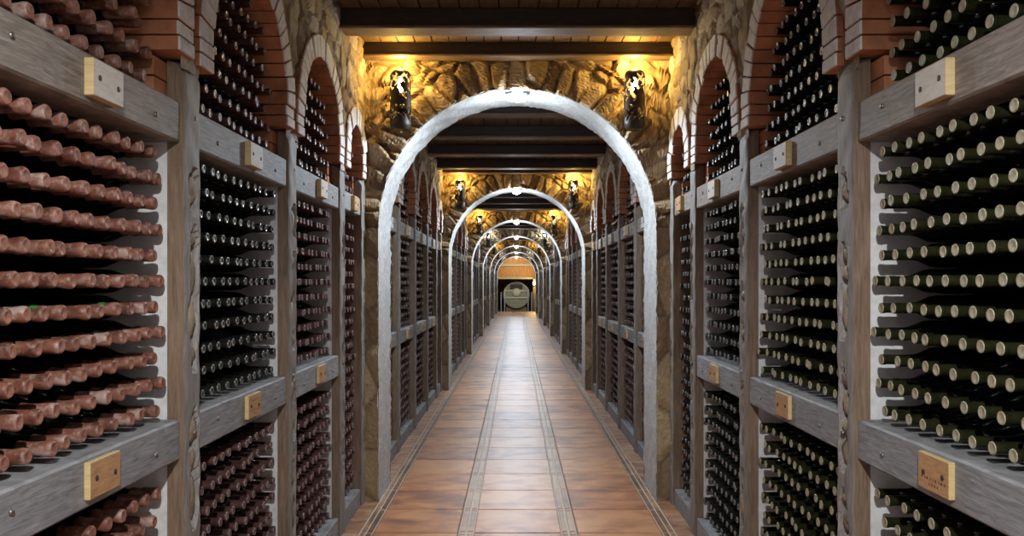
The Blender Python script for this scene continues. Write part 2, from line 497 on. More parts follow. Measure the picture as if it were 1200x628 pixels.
# side walls above the racks
def side_wall_mesh(sg):
    y0, y1 = -5.2, 0.0
    NY, NZ = 300, 46
    uv = []
    for i in range(NY):
        y = y0 + (y1 - y0) * i / (NY - 1)
        lo = 2.17
        for j in range(5):
            c, r = arch_geo(j); rr = r + 0.06
            if abs(y - c) < rr: lo = max(lo, SPRING + math.sqrt(rr * rr - (y - c) ** 2))
        for j in range(NZ):
            uv.append((y, lo + (CEIL + 0.02 - lo) * j / (NZ - 1)))
    P = np.array([((y + 6) / 0.17, z / 0.105) for y, z in uv])
    ss = seeds_in(3, 37, 19, 31, 1, 1, 0.36)
    h, t, j = cells(P, ss, 0.3)
    R = RNG.normal(0, 0.03, len(uv))
    mb = MB()
    mb.add([(sg * (WALLX + 0.022 - hh * 0.022 - rr * 0.03 - max(0, z - 2.2) * 0.015), y, z) for (y, z), hh, rr in zip(uv, h, R)], grid_faces(NY, NZ, sg > 0), 0)
    mb.att['tone'] = t; mb.att['joint'] = j
    return mb.mesh('side_wall', ['stone_side'])
for sg in (-1, 1):
    me = side_wall_mesh(sg)
    for k in range(1, NSEC + 1):
        o = bpy.data.objects.new('wall_' + SIDE[sg], me); COL.objects.link(o); o.location.y = W1 + SPAN * (k - 1); o['kind'] = 'structure'
    # masonry behind the racks
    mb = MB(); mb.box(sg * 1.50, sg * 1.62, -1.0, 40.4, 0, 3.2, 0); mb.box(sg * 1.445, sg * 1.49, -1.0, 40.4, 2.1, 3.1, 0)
    tag(mb.build('wall_' + SIDE[sg] + '_back', ['dark_back']), kind='structure')

# ceiling
mb = MB()
x = -1.14
while x < 1.14:
    w = 0.115
    mb.cbox(x, min(x + w - 0.006, 1.15), -1.0, 40.4, CEIL, CEIL + 0.03, 0.004, 0); x += w
mb.box(-1.6, 1.6, -1.0, 40.4, CEIL + 0.03, CEIL + 0.08, 1)
tag(mb.build('ceiling', ['ceil', 'dark_back']), kind='structure')

def ceiling_beam(y, y2, z0, z1, label):
    mb = MB()
    mb.cbox(-1.06, 1.06, y, y2, z0 + 0.018, z1, 0.004, 0)
    mb.cbox(-1.06, 1.06, y - 0.006, y2 + 0.006, z0, z0 + 0.018, 0.005, 1)
    o = mb.build('ceiling_beam', ['ceil_beam', 'ceil_lit_edge'], org=(0, y, z0))
    return tag(o, label, 'ceiling beam', 'oak beams under the plank ceiling')
sect = lambda k: ['before the first arch', 'between first and second arches', 'between second and third arches', 'between third and fourth arches',
                  'between fourth and fifth arches', 'between fifth and sixth arches', 'between sixth and seventh arches'][k - 1]
protos = []
for i, ry in enumerate([-4.11, -3.01, -1.91, -0.81]):
    protos.append((ceiling_beam(W1 + ry, W1 + ry + 0.15, 2.995, CEIL, ''), i))
pl = ceiling_beam(W1 - 0.14, W1 - 0.03, 3.02, CEIL, '')
for k in range(1, NSEC + 1):
    for p, i in protos:
        o = p if k == 1 else copy_tree(p, SPAN * (k - 1))
        o['label'] = 'dark oak ceiling beam, %s from the far end, %s' % (ORD[4 - i], sect(k))
    o = pl if k == 1 else copy_tree(pl, SPAN * (k - 1))
    o.name = 'wall_plate_beam'
    o['label'] = 'thin dark oak beam against the stone above the %s arch' % ORD[k]

# ------------------------------------------------------------------ oak posts
def post(sg, j):
    a, b = POSTS[j]
    w = b - a
    loc = (sg * (L + 0.03), W1 + (a + b) / 2, 0)
    t = thing('oak_post', '', 'post', loc, 'oak posts between the bottle racks')
    H = 2.202 - 0.008 * random.random()
    # niches for the stones
    niches = []
    z = random.uniform(0.2, 0.35)
    while z < 1.75:
        l = random.uniform(0.30, 0.55); niches.append((z, min(z + l, 1.86))); z += l + random.uniform(0.05, 0.18)
    nc = 0.58; hw = min(0.036, w * 0.3)
    NC, NV = 15, 110
    fr = MB(); vs = []
    ph1, ph2 = random.uniform(0, 9), random.uniform(0, 9)
    cen = a + w * nc
    for v in range(NV):
        z = H * v / (NV - 1)
        wa = 0.005 * math.sin(z * 9 + ph1) + 0.003 * math.sin(z * 23 + ph2)
        wb = 0.005 * math.sin(z * 8 + ph2) + 0.003 * math.sin(z * 27 + ph1)
        tp = max(0, (z - (H - 0.05)) / 0.05)
        ring = [(sg * (L + 0.055), W1 + a)]
        for c in range(NC):
            u = c / (NC - 1)
            y = a + 0.004 + wa * 0.6 + (w - 0.008 - wa * 0.6 + wb * 0.6) * u
            d = 0.0
            for n0, n1 in niches:
                zc, hh = (n0 + n1) / 2, (n1 - n0) / 2
                hw2 = hw * (1 + 0.2 * math.sin(z * 31 + ph1))
                e = ((y - cen - 0.004 * math.sin(z * 17)) / hw2) ** 2 + (abs(z - zc) / hh) ** 6
                if e < 1: d = max(d, 0.030 * min(1, (1 - e) * 3))
            d += 0.006 * abs(2 * u - 1) ** 6 + tp * tp * (0.012 + 0.03 * abs(2 * u - 1) ** 2)
            d += 0.0015 * math.sin(z * 40 + u * 6 + ph1)
            ring.append((sg * (L + d), W1 + y))
        ring.append((sg * (L + 0.055), W1 + b))
        zz = z
        for (x, y) in ring: vs.append((x, y, zz))
    n = NC + 2
    fs, ms = [], []
    for v in range(NV - 1):
        for c in range(n):
            d = (c + 1) % n
            f = (v * n + c, v * n + d, (v + 1) * n + d, (v + 1) * n + c)
            fs.append(f if sg > 0 else f[::-1]); ms.append(0 if 0 < c < n - 2 else 1)
    top = tuple((NV - 1) * n + c for c in range(n)); fs.append(top if sg > 0 else top[::-1]); ms.append(0)
    if sg > 0: fs = [f[::-1] for f in fs]
    else: fs = [f[::-1] for f in fs]
    fr.add(vs, fs, ms, False)
    tim = fr.build('timber', ['post_front', 'post_side'], t)
    import bmesh
    bm = bmesh.new(); bm.from_mesh(tim.data); bmesh.ops.recalc_face_normals(bm, faces=bm.faces); bm.to_mesh(tim.data); bm.free()
    # plaster divider behind the timber
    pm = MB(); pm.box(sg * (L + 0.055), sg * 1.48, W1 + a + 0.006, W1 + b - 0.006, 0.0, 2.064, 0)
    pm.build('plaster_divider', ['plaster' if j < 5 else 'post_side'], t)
    for n0, n1 in niches:
        z = n0 + 0.02
        while z < n1 - 0.03:
            hgt = min(random.uniform(0.05, 0.16), n1 - z - 0.01)
            if hgt < 0.025: break
            sm_ = MB()
            NS, NR = 8, 5
            vv, ff = [], []
            for i in range(NR + 1):
                ph = PI * i / NR
                for q in range(NS):
                    th = 2 * PI * q / NS
                    rr = 1 + random.uniform(-0.26, 0.22)
                    vv.append((sg * (L + 0.021) + 0.019 * rr * math.sin(ph) * math.cos(th), W1 + cen + hw * 0.85 * rr * math.sin(ph) * math.sin(th), z + hgt / 2 + hgt * 0.5 * math.cos(ph)))
            for i in range(NR):
                for q in range(NS):
                    ff.append((i * NS + q, (i + 1) * NS + q, (i + 1) * NS + (q + 1) % NS, i * NS + (q + 1) % NS))
            sm_.add(vv, ff, 0, True); sm_.build('inlay_stone', ['pebble'], t)
            z += hgt + 0.008
    for z in (2.03, 1.02):
        bo = MB(); bo.lathe([(0, 0.009), (-0.004, 0.009), (-0.007, 0.005)], 8, 'x', (sg * L if sg < 0 else L, 0, 0))
        bo = MB(); x0 = sg * (L + 0.002)
        bo.lathe([(x0 + sg * 0.004, 0.0085), (x0 - sg * 0.004, 0.0085), (x0 - sg * 0.007, 0.005)], 8, 'x', (0, W1 + cen, z))
        bo.build('bolt', ['bolt'], t)
    return t

def rack(sg, j):
    a, b = BAYS[j]
    ya, yb = W1 + a, W1 + b
    t = thing('bottle_rack', '', 'rack', (sg * (L + 0.2), (ya + yb) / 2, 0), 'oak bottle racks along the corridor')
    fx = L + 0.014
    bm_ = 'beam' if sg < 0 and j != 1 else 'beam_warm'
    bg = [('base_beam', 0.0, 0.118), ('lower_beam', 0.950, 1.076), ('upper_beam', 1.940, 2.066)]
    if j == 4: bg = [('base_beam', 0.0, 0.118), ('upper_beam', 1.955, 2.07)]
    for nm, z0, z1 in bg:
        mb = MB()
        mb.cbox(sg * fx, sg * (fx + 0.13), ya + 0.0008, yb - 0.0008, z0, z1, 0.006, 0)
        mb.box(sg * (fx + 0.13), sg * 1.415, ya, yb, z1 - 0.03, z1 - 0.003, 0)
        o = mb.build(nm, ['beam' if nm != 'upper_beam' else bm_], t)
        if j in (1, 2, 3) or True:
            for q in (0.17, 0.83):
                if nm == 'base_beam' or j == 4: continue
                y = ya + (yb - ya) * q; z = (z0 + z1) / 2 + 0.012 * random.choice((-1, 1)); x0 = sg * fx
                bo = MB(); bo.lathe([(x0 + sg * 0.003, 0.008), (x0 - sg * 0.003, 0.008), (x0 - sg * 0.006, 0.004)], 8, 'x', (0, y, z))
                q_ = bo.build('bolt', ['bolt'], o, org=tuple(t.location))
        if nm != 'base_beam':
            yc = (ya + yb) / 2 + 0.02; hw = 0.075 if j < 4 else 0.06
            zc = (z0 + z1) / 2 + (0.0 if nm == 'upper_beam' else 0.006)
            pmb = MB()
            th = 0.024 if nm == 'upper_beam' else 0.016
            pale = nm == 'upper_beam' and j != 4
            x0, x1 = sg * (fx - 0.0), sg * (fx - th)
            pmb.cbox(x0, x1, yc - hw, yc + hw, zc - 0.046, zc + 0.046, 0.002, 1)
            # face board colour on the corridor side only
            xf = x1 - sg * 0.0006
            pmb.add([(xf, yc - hw + 0.002, zc - 0.044), (xf, yc + hw - 0.002, zc - 0.044), (xf, yc + hw - 0.002, zc + 0.044), (xf, yc - hw + 0.002, zc + 0.044)], [(0, 1, 2, 3) if sg < 0 else (3, 2, 1, 0)], 0)
            pq = pmb.build('name_plaque', ['plaque_pale' if pale else 'plaque_tan', 'plaque_side', 'screw', 'ink'], o, org=tuple(t.location))
            # two brown screw heads and the faint burnt writing
            mb2 = MB()
            for q, dz in ((-0.6, 0.002), (0.62, -0.004)):
                mb2.lathe([(xf, 0.0075), (xf - sg * 0.0015, 0.0075), (xf - sg * 0.003, 0.004)], 8, 'x', (0, yc + q * hw, zc + dz), 2, False)
            if not pale and (sg, j) in ((1, 1), (-1, 2)):
                rr = random.Random(j * 7 + sg)
                for zl, n_ in ((-0.018, 9), (-0.032, 4)) if sg > 0 else ((0.018, 7), (-0.020, 8), (-0.033, 3)):
                    y = yc - hw * 0.85 if sg < 0 else yc + hw * 0.85
                    y = yc - n_ * 0.0065
                    for q in range(n_):
                        wch = rr.uniform(0.003, 0.008)
                        yy = y + q * 0.0135
                        xi = xf - sg * 0.0006
                        c4 = [(xi, yy, zc + zl), (xi, yy + wch, zc + zl), (xi, yy + wch, zc + zl + 0.007), (xi, yy, zc + zl + 0.007)]
                        mb2.add(c4, [(0, 1, 2, 3) if sg < 0 else (3, 2, 1, 0)], 3)
            me2 = mb2.mesh('screws', ['plaque_pale', 'plaque_side', 'screw', 'ink'], tuple(t.location))
            import bmesh
            bm = bmesh.new(); bm.from_mesh(pq.data); bm.from_mesh(me2); bm.to_mesh(pq.data); bm.free(); bpy.data.meshes.remove(me2)
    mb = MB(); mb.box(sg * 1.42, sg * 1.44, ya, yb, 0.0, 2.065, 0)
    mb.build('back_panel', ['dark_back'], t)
    return t

def brick_arch(sg, j):
    c, r = arch_geo(j)
    yc = W1 + c
    t = MB()
    fx, bx = L - 0.016, 1.415
    def wedge(pts):
        # pts 4 points (y,z); front face in the paler brick colour
        jt = random.uniform(-0.004, 0.006); x0, x1 = sg * (fx + jt), sg * bx
        pc = (sum(p[0] for p in pts) / 4, sum(p[1] for p in pts) / 4)
        ch = 0.006
        inner = [(p[0] + (pc[0] - p[0]) * 0.06, p[1] + (pc[1] - p[1]) * 0.10) for p in pts]
        vs = [(x0, *p) for p in inner] + [(x0 + sg * ch, *p) for p in pts] + [(x1, *p) for p in pts]
        fs = [(0, 1, 2, 3)] + [(i, 4 + i, 4 + (i + 1) % 4, (i + 1) % 4) for i in range(4)] + [(4 + i, 8 + i, 8 + (i + 1) % 4, 4 + (i + 1) % 4) for i in range(4)] + [(8, 9, 10, 11)]
        cen = sum((Vector(v) for v in vs), Vector()) / len(vs); out = []
        for f in fs:
            p = [Vector(vs[k]) for k in f]; nn = (p[1] - p[0]).cross(p[2] - p[0])
            out.append(f if nn.dot(sum(p, Vector()) / len(p) - cen) > 0 else f[::-1])
        t.add(vs, out, [1] * 5 + [0] * 5)
    ro = r + RING
    g = 0.003
    # stilts
    for sy in (-1, 1):
        nb = 2
        for q in range(nb):
            z0 = FOOT + (SPRING - FOOT) * q / nb + g; z1 = FOOT + (SPRING - FOOT) * (q + 1) / nb - g
            wedge([(yc + sy * r, z0), (yc + sy * ro, z0), (yc + sy * ro, z1), (yc + sy * r, z1)])
    n = max(7, int(round(PI * r / 0.062))); n += (n + 1) % 2
    for i in range(n):
        a0 = PI * i / n + g / r; a1 = PI * (i + 1) / n - g / r
        am = (a0 + a1) / 2
        rr = 1.0
        wedge([(yc + r * math.cos(a0), SPRING + r * math.sin(a0)), (yc + ro * math.cos(a0), SPRING + ro * math.sin(a0)),
               (yc + ro * math.cos(a1), SPRING + ro * math.sin(a1)), (yc + r * math.cos(a1), SPRING + r * math.sin(a1))])
    # brick courses of the recess below the stilts, down to the upper beam
    for sy in (-1, 1):
        for q in range(2):
            z0 = 2.068 + 0.0625 * q + g; z1 = z0 + 0.0625 - 2 * g
            y_a = yc + sy * (r + 0.002); y_b = yc + sy * (ro - 0.004)
            t.box(sg * (L + 0.062), sg * bx, y_a, y_b, z0, z1, 0)
    o = t.build('brick_arch', ['brick', 'brick_white'], org=(sg * L, yc, FOOT))
    return tag(o, '', 'brick arch', 'small brick arches over the racks')

PP, RR, AA = {}, {}, {}
for sg in (-1, 1):
    for j in range(6): PP[sg, j] = post(sg, j)
    for j in range(5):
        RR[sg, j] = rack(sg, j); AA[sg, j] = brick_arch(sg, j)
DARKDIV = {}
for key, t in PP.items():
    for ch in t.children:
        if ch.name.startswith('plaster_divider'):
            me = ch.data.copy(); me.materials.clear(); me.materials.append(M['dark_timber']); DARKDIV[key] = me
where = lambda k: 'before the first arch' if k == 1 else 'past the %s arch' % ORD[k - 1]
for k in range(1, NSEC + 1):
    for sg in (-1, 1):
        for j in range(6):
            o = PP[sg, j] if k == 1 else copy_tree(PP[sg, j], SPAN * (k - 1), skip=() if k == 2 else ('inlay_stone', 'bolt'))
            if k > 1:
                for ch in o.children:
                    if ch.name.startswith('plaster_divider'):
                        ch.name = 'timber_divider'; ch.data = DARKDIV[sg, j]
            if k > 1: o['label'] = 'oak post with stone inlays, %s along the %s wall %s' % (ORD[j + 1], SIDE[sg], where(k))
            else: o['label'] = 'oak post with stone inlays, %s, %s wall' % (['behind the near rack, two before the wide one', 'at the viewer end of the nearest rack', 'between the nearest and second racks',
                'between the second and third racks', 'between the third and half-width racks', 'against the first arch'][j], SIDE[sg])
        for j in range(5):
            o = RR[sg, j] if k == 1 else copy_tree(RR[sg, j], SPAN * (k - 1), skip=() if k <= 2 else ('bolt',))
            bn_ = BAYN[j] if k > 1 else ['viewer-side', 'nearest', 'second', 'third', 'half-width fourth'][j]
            o['label'] = 'oak bottle rack, %s bay on the %s wall %s' % (bn_, SIDE[sg], where(k))
            o = AA[sg, j] if k == 1 else copy_tree(AA[sg, j], SPAN * (k - 1))
            o['label'] = 'pale-edged brick arch above the %s rack on the %s wall %s' % (bn_, SIDE[sg], where(k))

# ------------------------------------------------------------------ bottles
# profile: (distance behind the mouth, radius, material); local +x points back into the rack
BODY = [(0.052, .0145), (0.095, .0150), (0.112, .0185), (0.13, .0265), (0.15, .0345), (0.17, .0372), (0.285, .0372), (0.295, .034)]
CAPS = {
    'terracotta': [(0.0015, .0001, 1), (0.0015, .0095, 1), (-.0005, .012, 1), (0.000, .0158, 1), (0.004, .0180, 0), (0.012, .0186, 0), (0.022, .0178, 0), (0.034, .0172, 0), (0.060, .0176, 0), (0.082, .0178, 0), (0.088, .0150, 0)],
    'maroon': [(0.001, .0001, 0), (0.001, .0115, 0), (0.000, .0125, 1), (0.0, .0150, 1), (0.002, .0160, 1), (0.006, .0162, 0), (0.012, .0160, 0), (0.014, .0150, 0), (0.070, .0156, 0), (0.072, .0148, 0)],
    'foil': [(0.001, .0001, 0), (0.001, .0100, 0), (0.000, .0110, 1), (0.0, .0142, 1), (0.002, .0156, 1), (0.009, .0158, 0), (0.012, .0150, 0), (0.016, .0147, 0), (0.062, .0150, 0), (0.064, .0146, 0)],
    'green': [(0.0005, .0001, 1), (0.0005, .0115, 1), (0.0, .0122, 2), (0.0, .0150, 2), (0.002, .0160, 2), (0.010, .0163, 0), (0.014, .0152, 0), (0.018, .0150, 0), (0.062, .0153, 0), (0.064, .0147, 0)],
}
CMATS = {'terracotta': ['wax', 'wax_top'], 'maroon': ['maroon', 'maroon_rim'], 'foil': ['foil', 'foil_rim'], 'green': ['glass_olive', 'cork', 'cork_ring']}
NAMES = {'terracotta': 'waxed_wine_bottle', 'maroon': 'maroon_wine_bottle', 'foil': 'black_foil_wine_bottle', 'green': 'green_wine_bottle'}
LOOK = {'terracotta': 'terracotta-waxed bottle', 'maroon': 'maroon-capped bottle', 'foil': 'black-foil bottle', 'green': 'olive-necked bottle'}

def kind_for(k, sg, j, bin_):
    if k == 1:
        if sg < 0:
            if j <= 1: return 'terracotta'
            if j == 2: return {'u': 'maroon', 'm': 'foil', 'l': 'maroon'}[bin_]
            return 'maroon'
        if j <= 1: return 'green'
        if j == 2: return {'u': 'foil', 'm': 'green', 'l': 'green'}[bin_]
        return 'foil'
    if k in (2, 3): return 'maroon'
    return 'foil'

slots = []
PITCH = 0.079
for k in range(1, NSEC + 1):
    for sg in (-1, 1):
        for j in range(5):
            a, b = BAYS[j]
            bins = [('l', 0.160, 10), ('m', 1.117, 10 + 1), ('u', 2.106, 9)]
            if j == 4: bins = [('m', 0.160, 23), ('u', 2.112, 6)]
            for bn, z0, nr in bins:
                kd = kind_for(k, sg, j, bn)
                pv = 0.0776 if bn == 'l' and j != 4 else 0.0779 if bn == 'm' and j != 4 else PITCH * 0.985
                for r in range(nr):
                    z = z0 + pv * r
                    if bn == 'u':
                        c, rad = arch_geo(j)
                        h = z + 0.036 - SPRING
                        if h >= rad: break
                        half = rad if h < 0 else math.sqrt(rad * rad - h * h)
                        ya, yb = c - half, c + half
                        m = max(0, int((2 * rad - 0.078 - 0.0395) // PITCH) + 1)
                        st = c - (m - 1) * PITCH / 2 + (PITCH / 4 if r % 2 else -PITCH / 4)
                    else:
                        ya, yb = a, b
                        m = int((yb - ya - 0.080 - 0.0395) // PITCH) + 1
                        st = (ya + yb) / 2 - (m - 1) * PITCH / 2 + (PITCH / 4 if r % 2 else -PITCH / 4)
                    for q in range(m):
                        y = st + q * PITCH
                        if y - 0.038 < ya - 1e-6 or y + 0.038 > yb + 1e-6: continue
                        slots.append((k, sg, j, bn, r, m - q, W1 + SPAN * (k - 1) + y, z, kd))

CAMX, CAMZ, F = -0.008, 1.5, 942.0
def visible(s):
    k, sg, j, bn, r, q, y, z, kd = s
    if k > 1: return False
    u = 605 + F * (sg * TIP - CAMX) / y; v = 332 - F * (z - CAMZ) / y
    if not (-8 < u < 1208 and -8 < v < 636): return False
    # hidden by the near post?
    pf = W1 + POSTS[j][1]
    if y < pf * (TIP / L) + 0.02: return False
    if bn == 'u':
        c, rad = arch_geo(j); pf = W1 + c - rad
        if y < pf * (TIP / (L - 0.016)) + 0.02: return False
        # beam in front hides nothing from below? bottle seen over the beam
        if (z + 0.015 - CAMZ) / (TIP) < (2.066 - CAMZ) / (L + 0.014) * 0.985: return False
    if bn == 'l' and (z - CAMZ) / TIP > (0.95 - CAMZ) / (L + 0.014) + 0.01: return False
    return True

by = {}
for s in slots: by.setdefault(s[8], []).append(s)
def bottle_mesh(kd, what, n=18):
    mb = MB()
    if what == 'cap': mb.lathe(CAPS[kd], n, 'x')
    elif what == 'body': mb.lathe([(d, r, 0) for d, r in BODY], n, 'x')
    else:
        nc = len(CMATS[kd])
        mb.lathe(CAPS[kd], n, 'x', capend=False); mb.lathe([(d, r, nc) for d, r in BODY], n, 'x')
    return mb
PROTO = {}
for kd in CAPS:
    for var in range(3):
        cap = bottle_mesh(kd, 'cap')
        if kd == 'terracotta':      # hand-dipped, lumpy wax
            rng = random.Random(var); p = [rng.uniform(0, 6) for _ in range(6)]
            cap.v = [(x, y * (1 + 0.04 * math.sin(x * 130 + p[0] + 2 * math.atan2(y, z)) + 0.05 * math.sin(x * 60 + p[1])),
                      z * (1 + 0.04 * math.sin(x * 120 + p[2] + 3 * math.atan2(y, z)) + 0.05 * math.sin(x * 70 + p[3]))) for x, y, z in cap.v]
        cm = cap.mesh('capsule', CMATS[kd])
        bd = bottle_mesh(kd, 'body').mesh('bottle_body', ['glass'])
        both = bottle_mesh(kd, 'both', 14).mesh('bottle_small', CMATS[kd] + ['glass'])
        PROTO[kd, var] = (cm, bd, both)
sm = MB(); sm.lathe([(0.012, .0192), (0.024, .0186)], 12, 'x', capend=False)
seal_mb = MB()
vv = []
for i in range(5):
    for x in (0.006, 0.024):
        t = -0.2 + i * 0.35; vv.append((x, 0.0192 * math.cos(t), 0.0192 * math.sin(t)))
seal_mb.add(vv, [(2 * i, 2 * i + 1, 2 * i + 3, 2 * i + 2) for i in range(4)], 0, True)
SEAL = seal_mb.mesh('seal', ['seal'])

BINN = {'u': 'top', 'm': 'middle', 'l': 'bottom'}
stuff = {}
for kd, lst in by.items():
    vis = sorted([s for s in lst if visible(s)], key=lambda s: s[6])[:300]
    vs_ = set(vis)
    stuff[kd] = [s for s in lst if s not in vs_]
    for i, s in enumerate(vis):
        k, sg, j, bn, r, q, y, z, _ = s
        var = random.randrange(3)
        cm, bd, both = PROTO[kd, var]
        near = y < 2.62
        o = bpy.data.objects.new(NAMES[kd], bd if near else both); COL.objects.link(o)
        rz = (PI if sg < 0 else 0) + max(-0.009, min(0.009, random.gauss(0, 0.006)))
        o.location = (sg * (TIP + random.gauss(0, 0.005)), y, z + random.gauss(0, 0.0012))
        o.rotation_euler = (random.uniform(-3, 3) if False else 0, random.gauss(0, 0.005) , rz)
        binn = 'tall' if (j == 4 and bn == 'm') else BINN[bn]
        tag(o, '%s, %s before far post, %s row up, %s bin, %s bay on %s' % (LOOK[kd], ORD[q], ORD[r + 1] if r < 15 else 'upper', binn, {1: 'nearest', 2: 'second', 3: 'third', 4: 'narrow'}[j], SIDE[sg]), 'bottle',
            '%ss in the %s rack bin' % (LOOK[kd], binn))
        if near:
            c = bpy.data.objects.new('wax_cap' if kd == 'terracotta' else 'capsule', cm); COL.objects.link(c); c.parent = o
            if kd == 'terracotta' and random.random() < 0.035:
                e = bpy.data.objects.new('seal', SEAL); COL.objects.link(e); e.parent = c; e['label'] = 'small green seal'
                e.rotation_euler.x = random.uniform(-1.5, 1.5); e.location.x = random.uniform(-0.002, 0.03)

# the rest of each kind as one object
def pack(kd, lst):
    nc = len(CMATS[kd])
    V, Fq, MI = [], [], []
    base = 0
    full = [(d, r, m) for d, r, m in CAPS[kd] if True] + [(d, r, nc) for d, r in BODY[:7]]
    far = [full[0], full[3]] + [(0.004, CAPS[kd][4][1], CAPS[kd][4][2]), (0.07, .0150, 0), (0.10, .0150, nc), (0.16, .036, nc), (0.24, .036, nc)]
    for lod, (prof, n) in enumerate(((full, 12), (far, 7))):
        sel = [s for s in lst if (s[0] <= 2) == (lod == 0)]
        if not sel: continue
        P = np.array([[(d, r * math.cos(2 * PI * q / n), r * math.sin(2 * PI * q / n)) for q in range(n)] for d, r, _ in prof]).reshape(-1, 3)
        fs, ms = [], []
        for i in range(len(prof) - 1):
            for q in range(n):
                fs.append((i * n + q, i * n + (q + 1) % n, (i + 1) * n + (q + 1) % n, (i + 1) * n + q)); ms.append(prof[i + 1][2])
        fs = np.array(fs); ms = np.array(ms)
        N = len(sel)
        sg = np.array([s[1] for s in sel], float); Y = np.array([s[6] for s in sel]); Z = np.array([s[7] for s in sel])
        tip = sg * (TIP + RNG.normal(0, 0.005, N))
        ty, tz = np.clip(RNG.normal(0, 0.006, N), -.009, .009), RNG.normal(0, 0.005, N)
        X = tip[:, None] + sg[:, None] * P[None, :, 0]
        YY = Y[:, None] + sg[:, None] * P[None, :, 1] + ty[:, None] * P[None, :, 0]   # rotate, not mirror
        ZZ = Z[:, None] + P[None, :, 2] + tz[:, None] * P[None, :, 0]
        V.append(np.stack([X, YY, ZZ], 2).reshape(-1, 3))
        Fq.append((fs[None] + (base + np.arange(N) * len(P))[:, None, None]).reshape(-1, 4)); MI.append(np.tile(ms, N))
        base += N * len(P)
    V = np.concatenate(V); Fq = np.concatenate(Fq); MI = np.concatenate(MI)
    me = bpy.data.meshes.new('more_bottles')
    me.vertices.add(len(V)); me.vertices.foreach_set('co', V.astype(np.float32).ravel())
    me.loops.add(Fq.size); me.loops.foreach_set('vertex_index', Fq.astype(np.int32).ravel())
    me.polygons.add(len(Fq)); me.polygons.foreach_set('loop_start', np.arange(0, Fq.size, 4, dtype=np.int32))
    me.polygons.foreach_set('material_index', MI.astype(np.int32)); me.polygons.foreach_set('use_smooth', np.ones(len(Fq), dtype=bool))
    for m_ in CMATS[kd] + ['glass']: me.materials.append(M[m_])
    me.update(calc_edges=True)
    o = bpy.data.objects.new(NAMES[kd] + '_stock', me); COL.objects.link(o)
    tag(o, {'maroon': 'maroon-capped bottles stored deeper down the corridor', 'foil': 'black-foil bottles stored deeper down the corridor',
            'green': 'olive-necked bottles beyond those seen best in the right racks', 'terracotta': 'terracotta-waxed bottles at the hidden ends of the left racks'}[kd],
        'bottles', kind='stuff')
for kd in by: pack(kd, stuff[kd])
print('BOTTLES', {k: (len(v), len(v) - len(stuff[k])) for k, v in by.items()})

# ------------------------------------------------------------------ lamps
def add_light(name, typ, loc, energy, color, parent=None, **kw):
    l = bpy.data.lights.new(name, typ); l.energy = energy; l.color = color
    for k, v in kw.items(): setattr(l, k, v)
    o = bpy.data.objects.new(name, l); COL.objects.link(o); o.location = loc
    return o
COOL = (0.70, 0.84, 1.0); WARM = (1.0, 0.65, 0.17)
E_CROWN, E_SCONCE = 95, 60

def crown_lamp(k):
    w = W1 + SPAN * (k - 1)
    t = thing('crown_lamp', 'white floodlight under the crown of the %s white arch' % (ORD[k] if k else 'nearest unseen'), 'lamp', (0, w, 2.80), 'floodlights under the arch crowns')
    mb = MB(); mb.cbox(-0.07, 0.07, w + 0.01, w + 0.13, 2.786, 2.812, 0.006, 0); mb.box(-0.012, 0.012, w + 0.05, w + 0.09, 2.81, 2.835, 0)
    mb.build('housing', ['steel'], t)
    mb = MB(); mb.cbox(-0.055, 0.055, w + 0.02, w + 0.12, 2.774, 2.788, 0.006, 0)
    mb.lathe([(w + 0.010, 0.040), (w - 0.008, 0.040), (w - 0.026, 0.028), (w - 0.034, 0.004)], 16, 'y', (0, 0, 2.784))
    mb.build('bulb', ['lamp_cool'], t)
    add_light('crown_lamp_light', 'POINT', (0, w + 0.085, 2.69), E_CROWN * 0.17, COOL, shadow_soft_size=0.03)
    add_light('crown_lamp_beam', 'SPOT', (0, w - 0.05, 2.73), E_CROWN * 1.3, COOL, spot_size=R(170), spot_blend=0.35, shadow_soft_size=0.03)
    return t
R = math.radians
for k in range(0, NSEC + 1):
    crown_lamp(k) if k else add_light('crown_lamp_light', 'SPOT', (0, W1 - SPAN - 0.06, 2.73), E_CROWN * 3.6, (0.93, 0.96, 1.0), spot_size=R(168), spot_blend=0.35, shadow_soft_size=0.03)

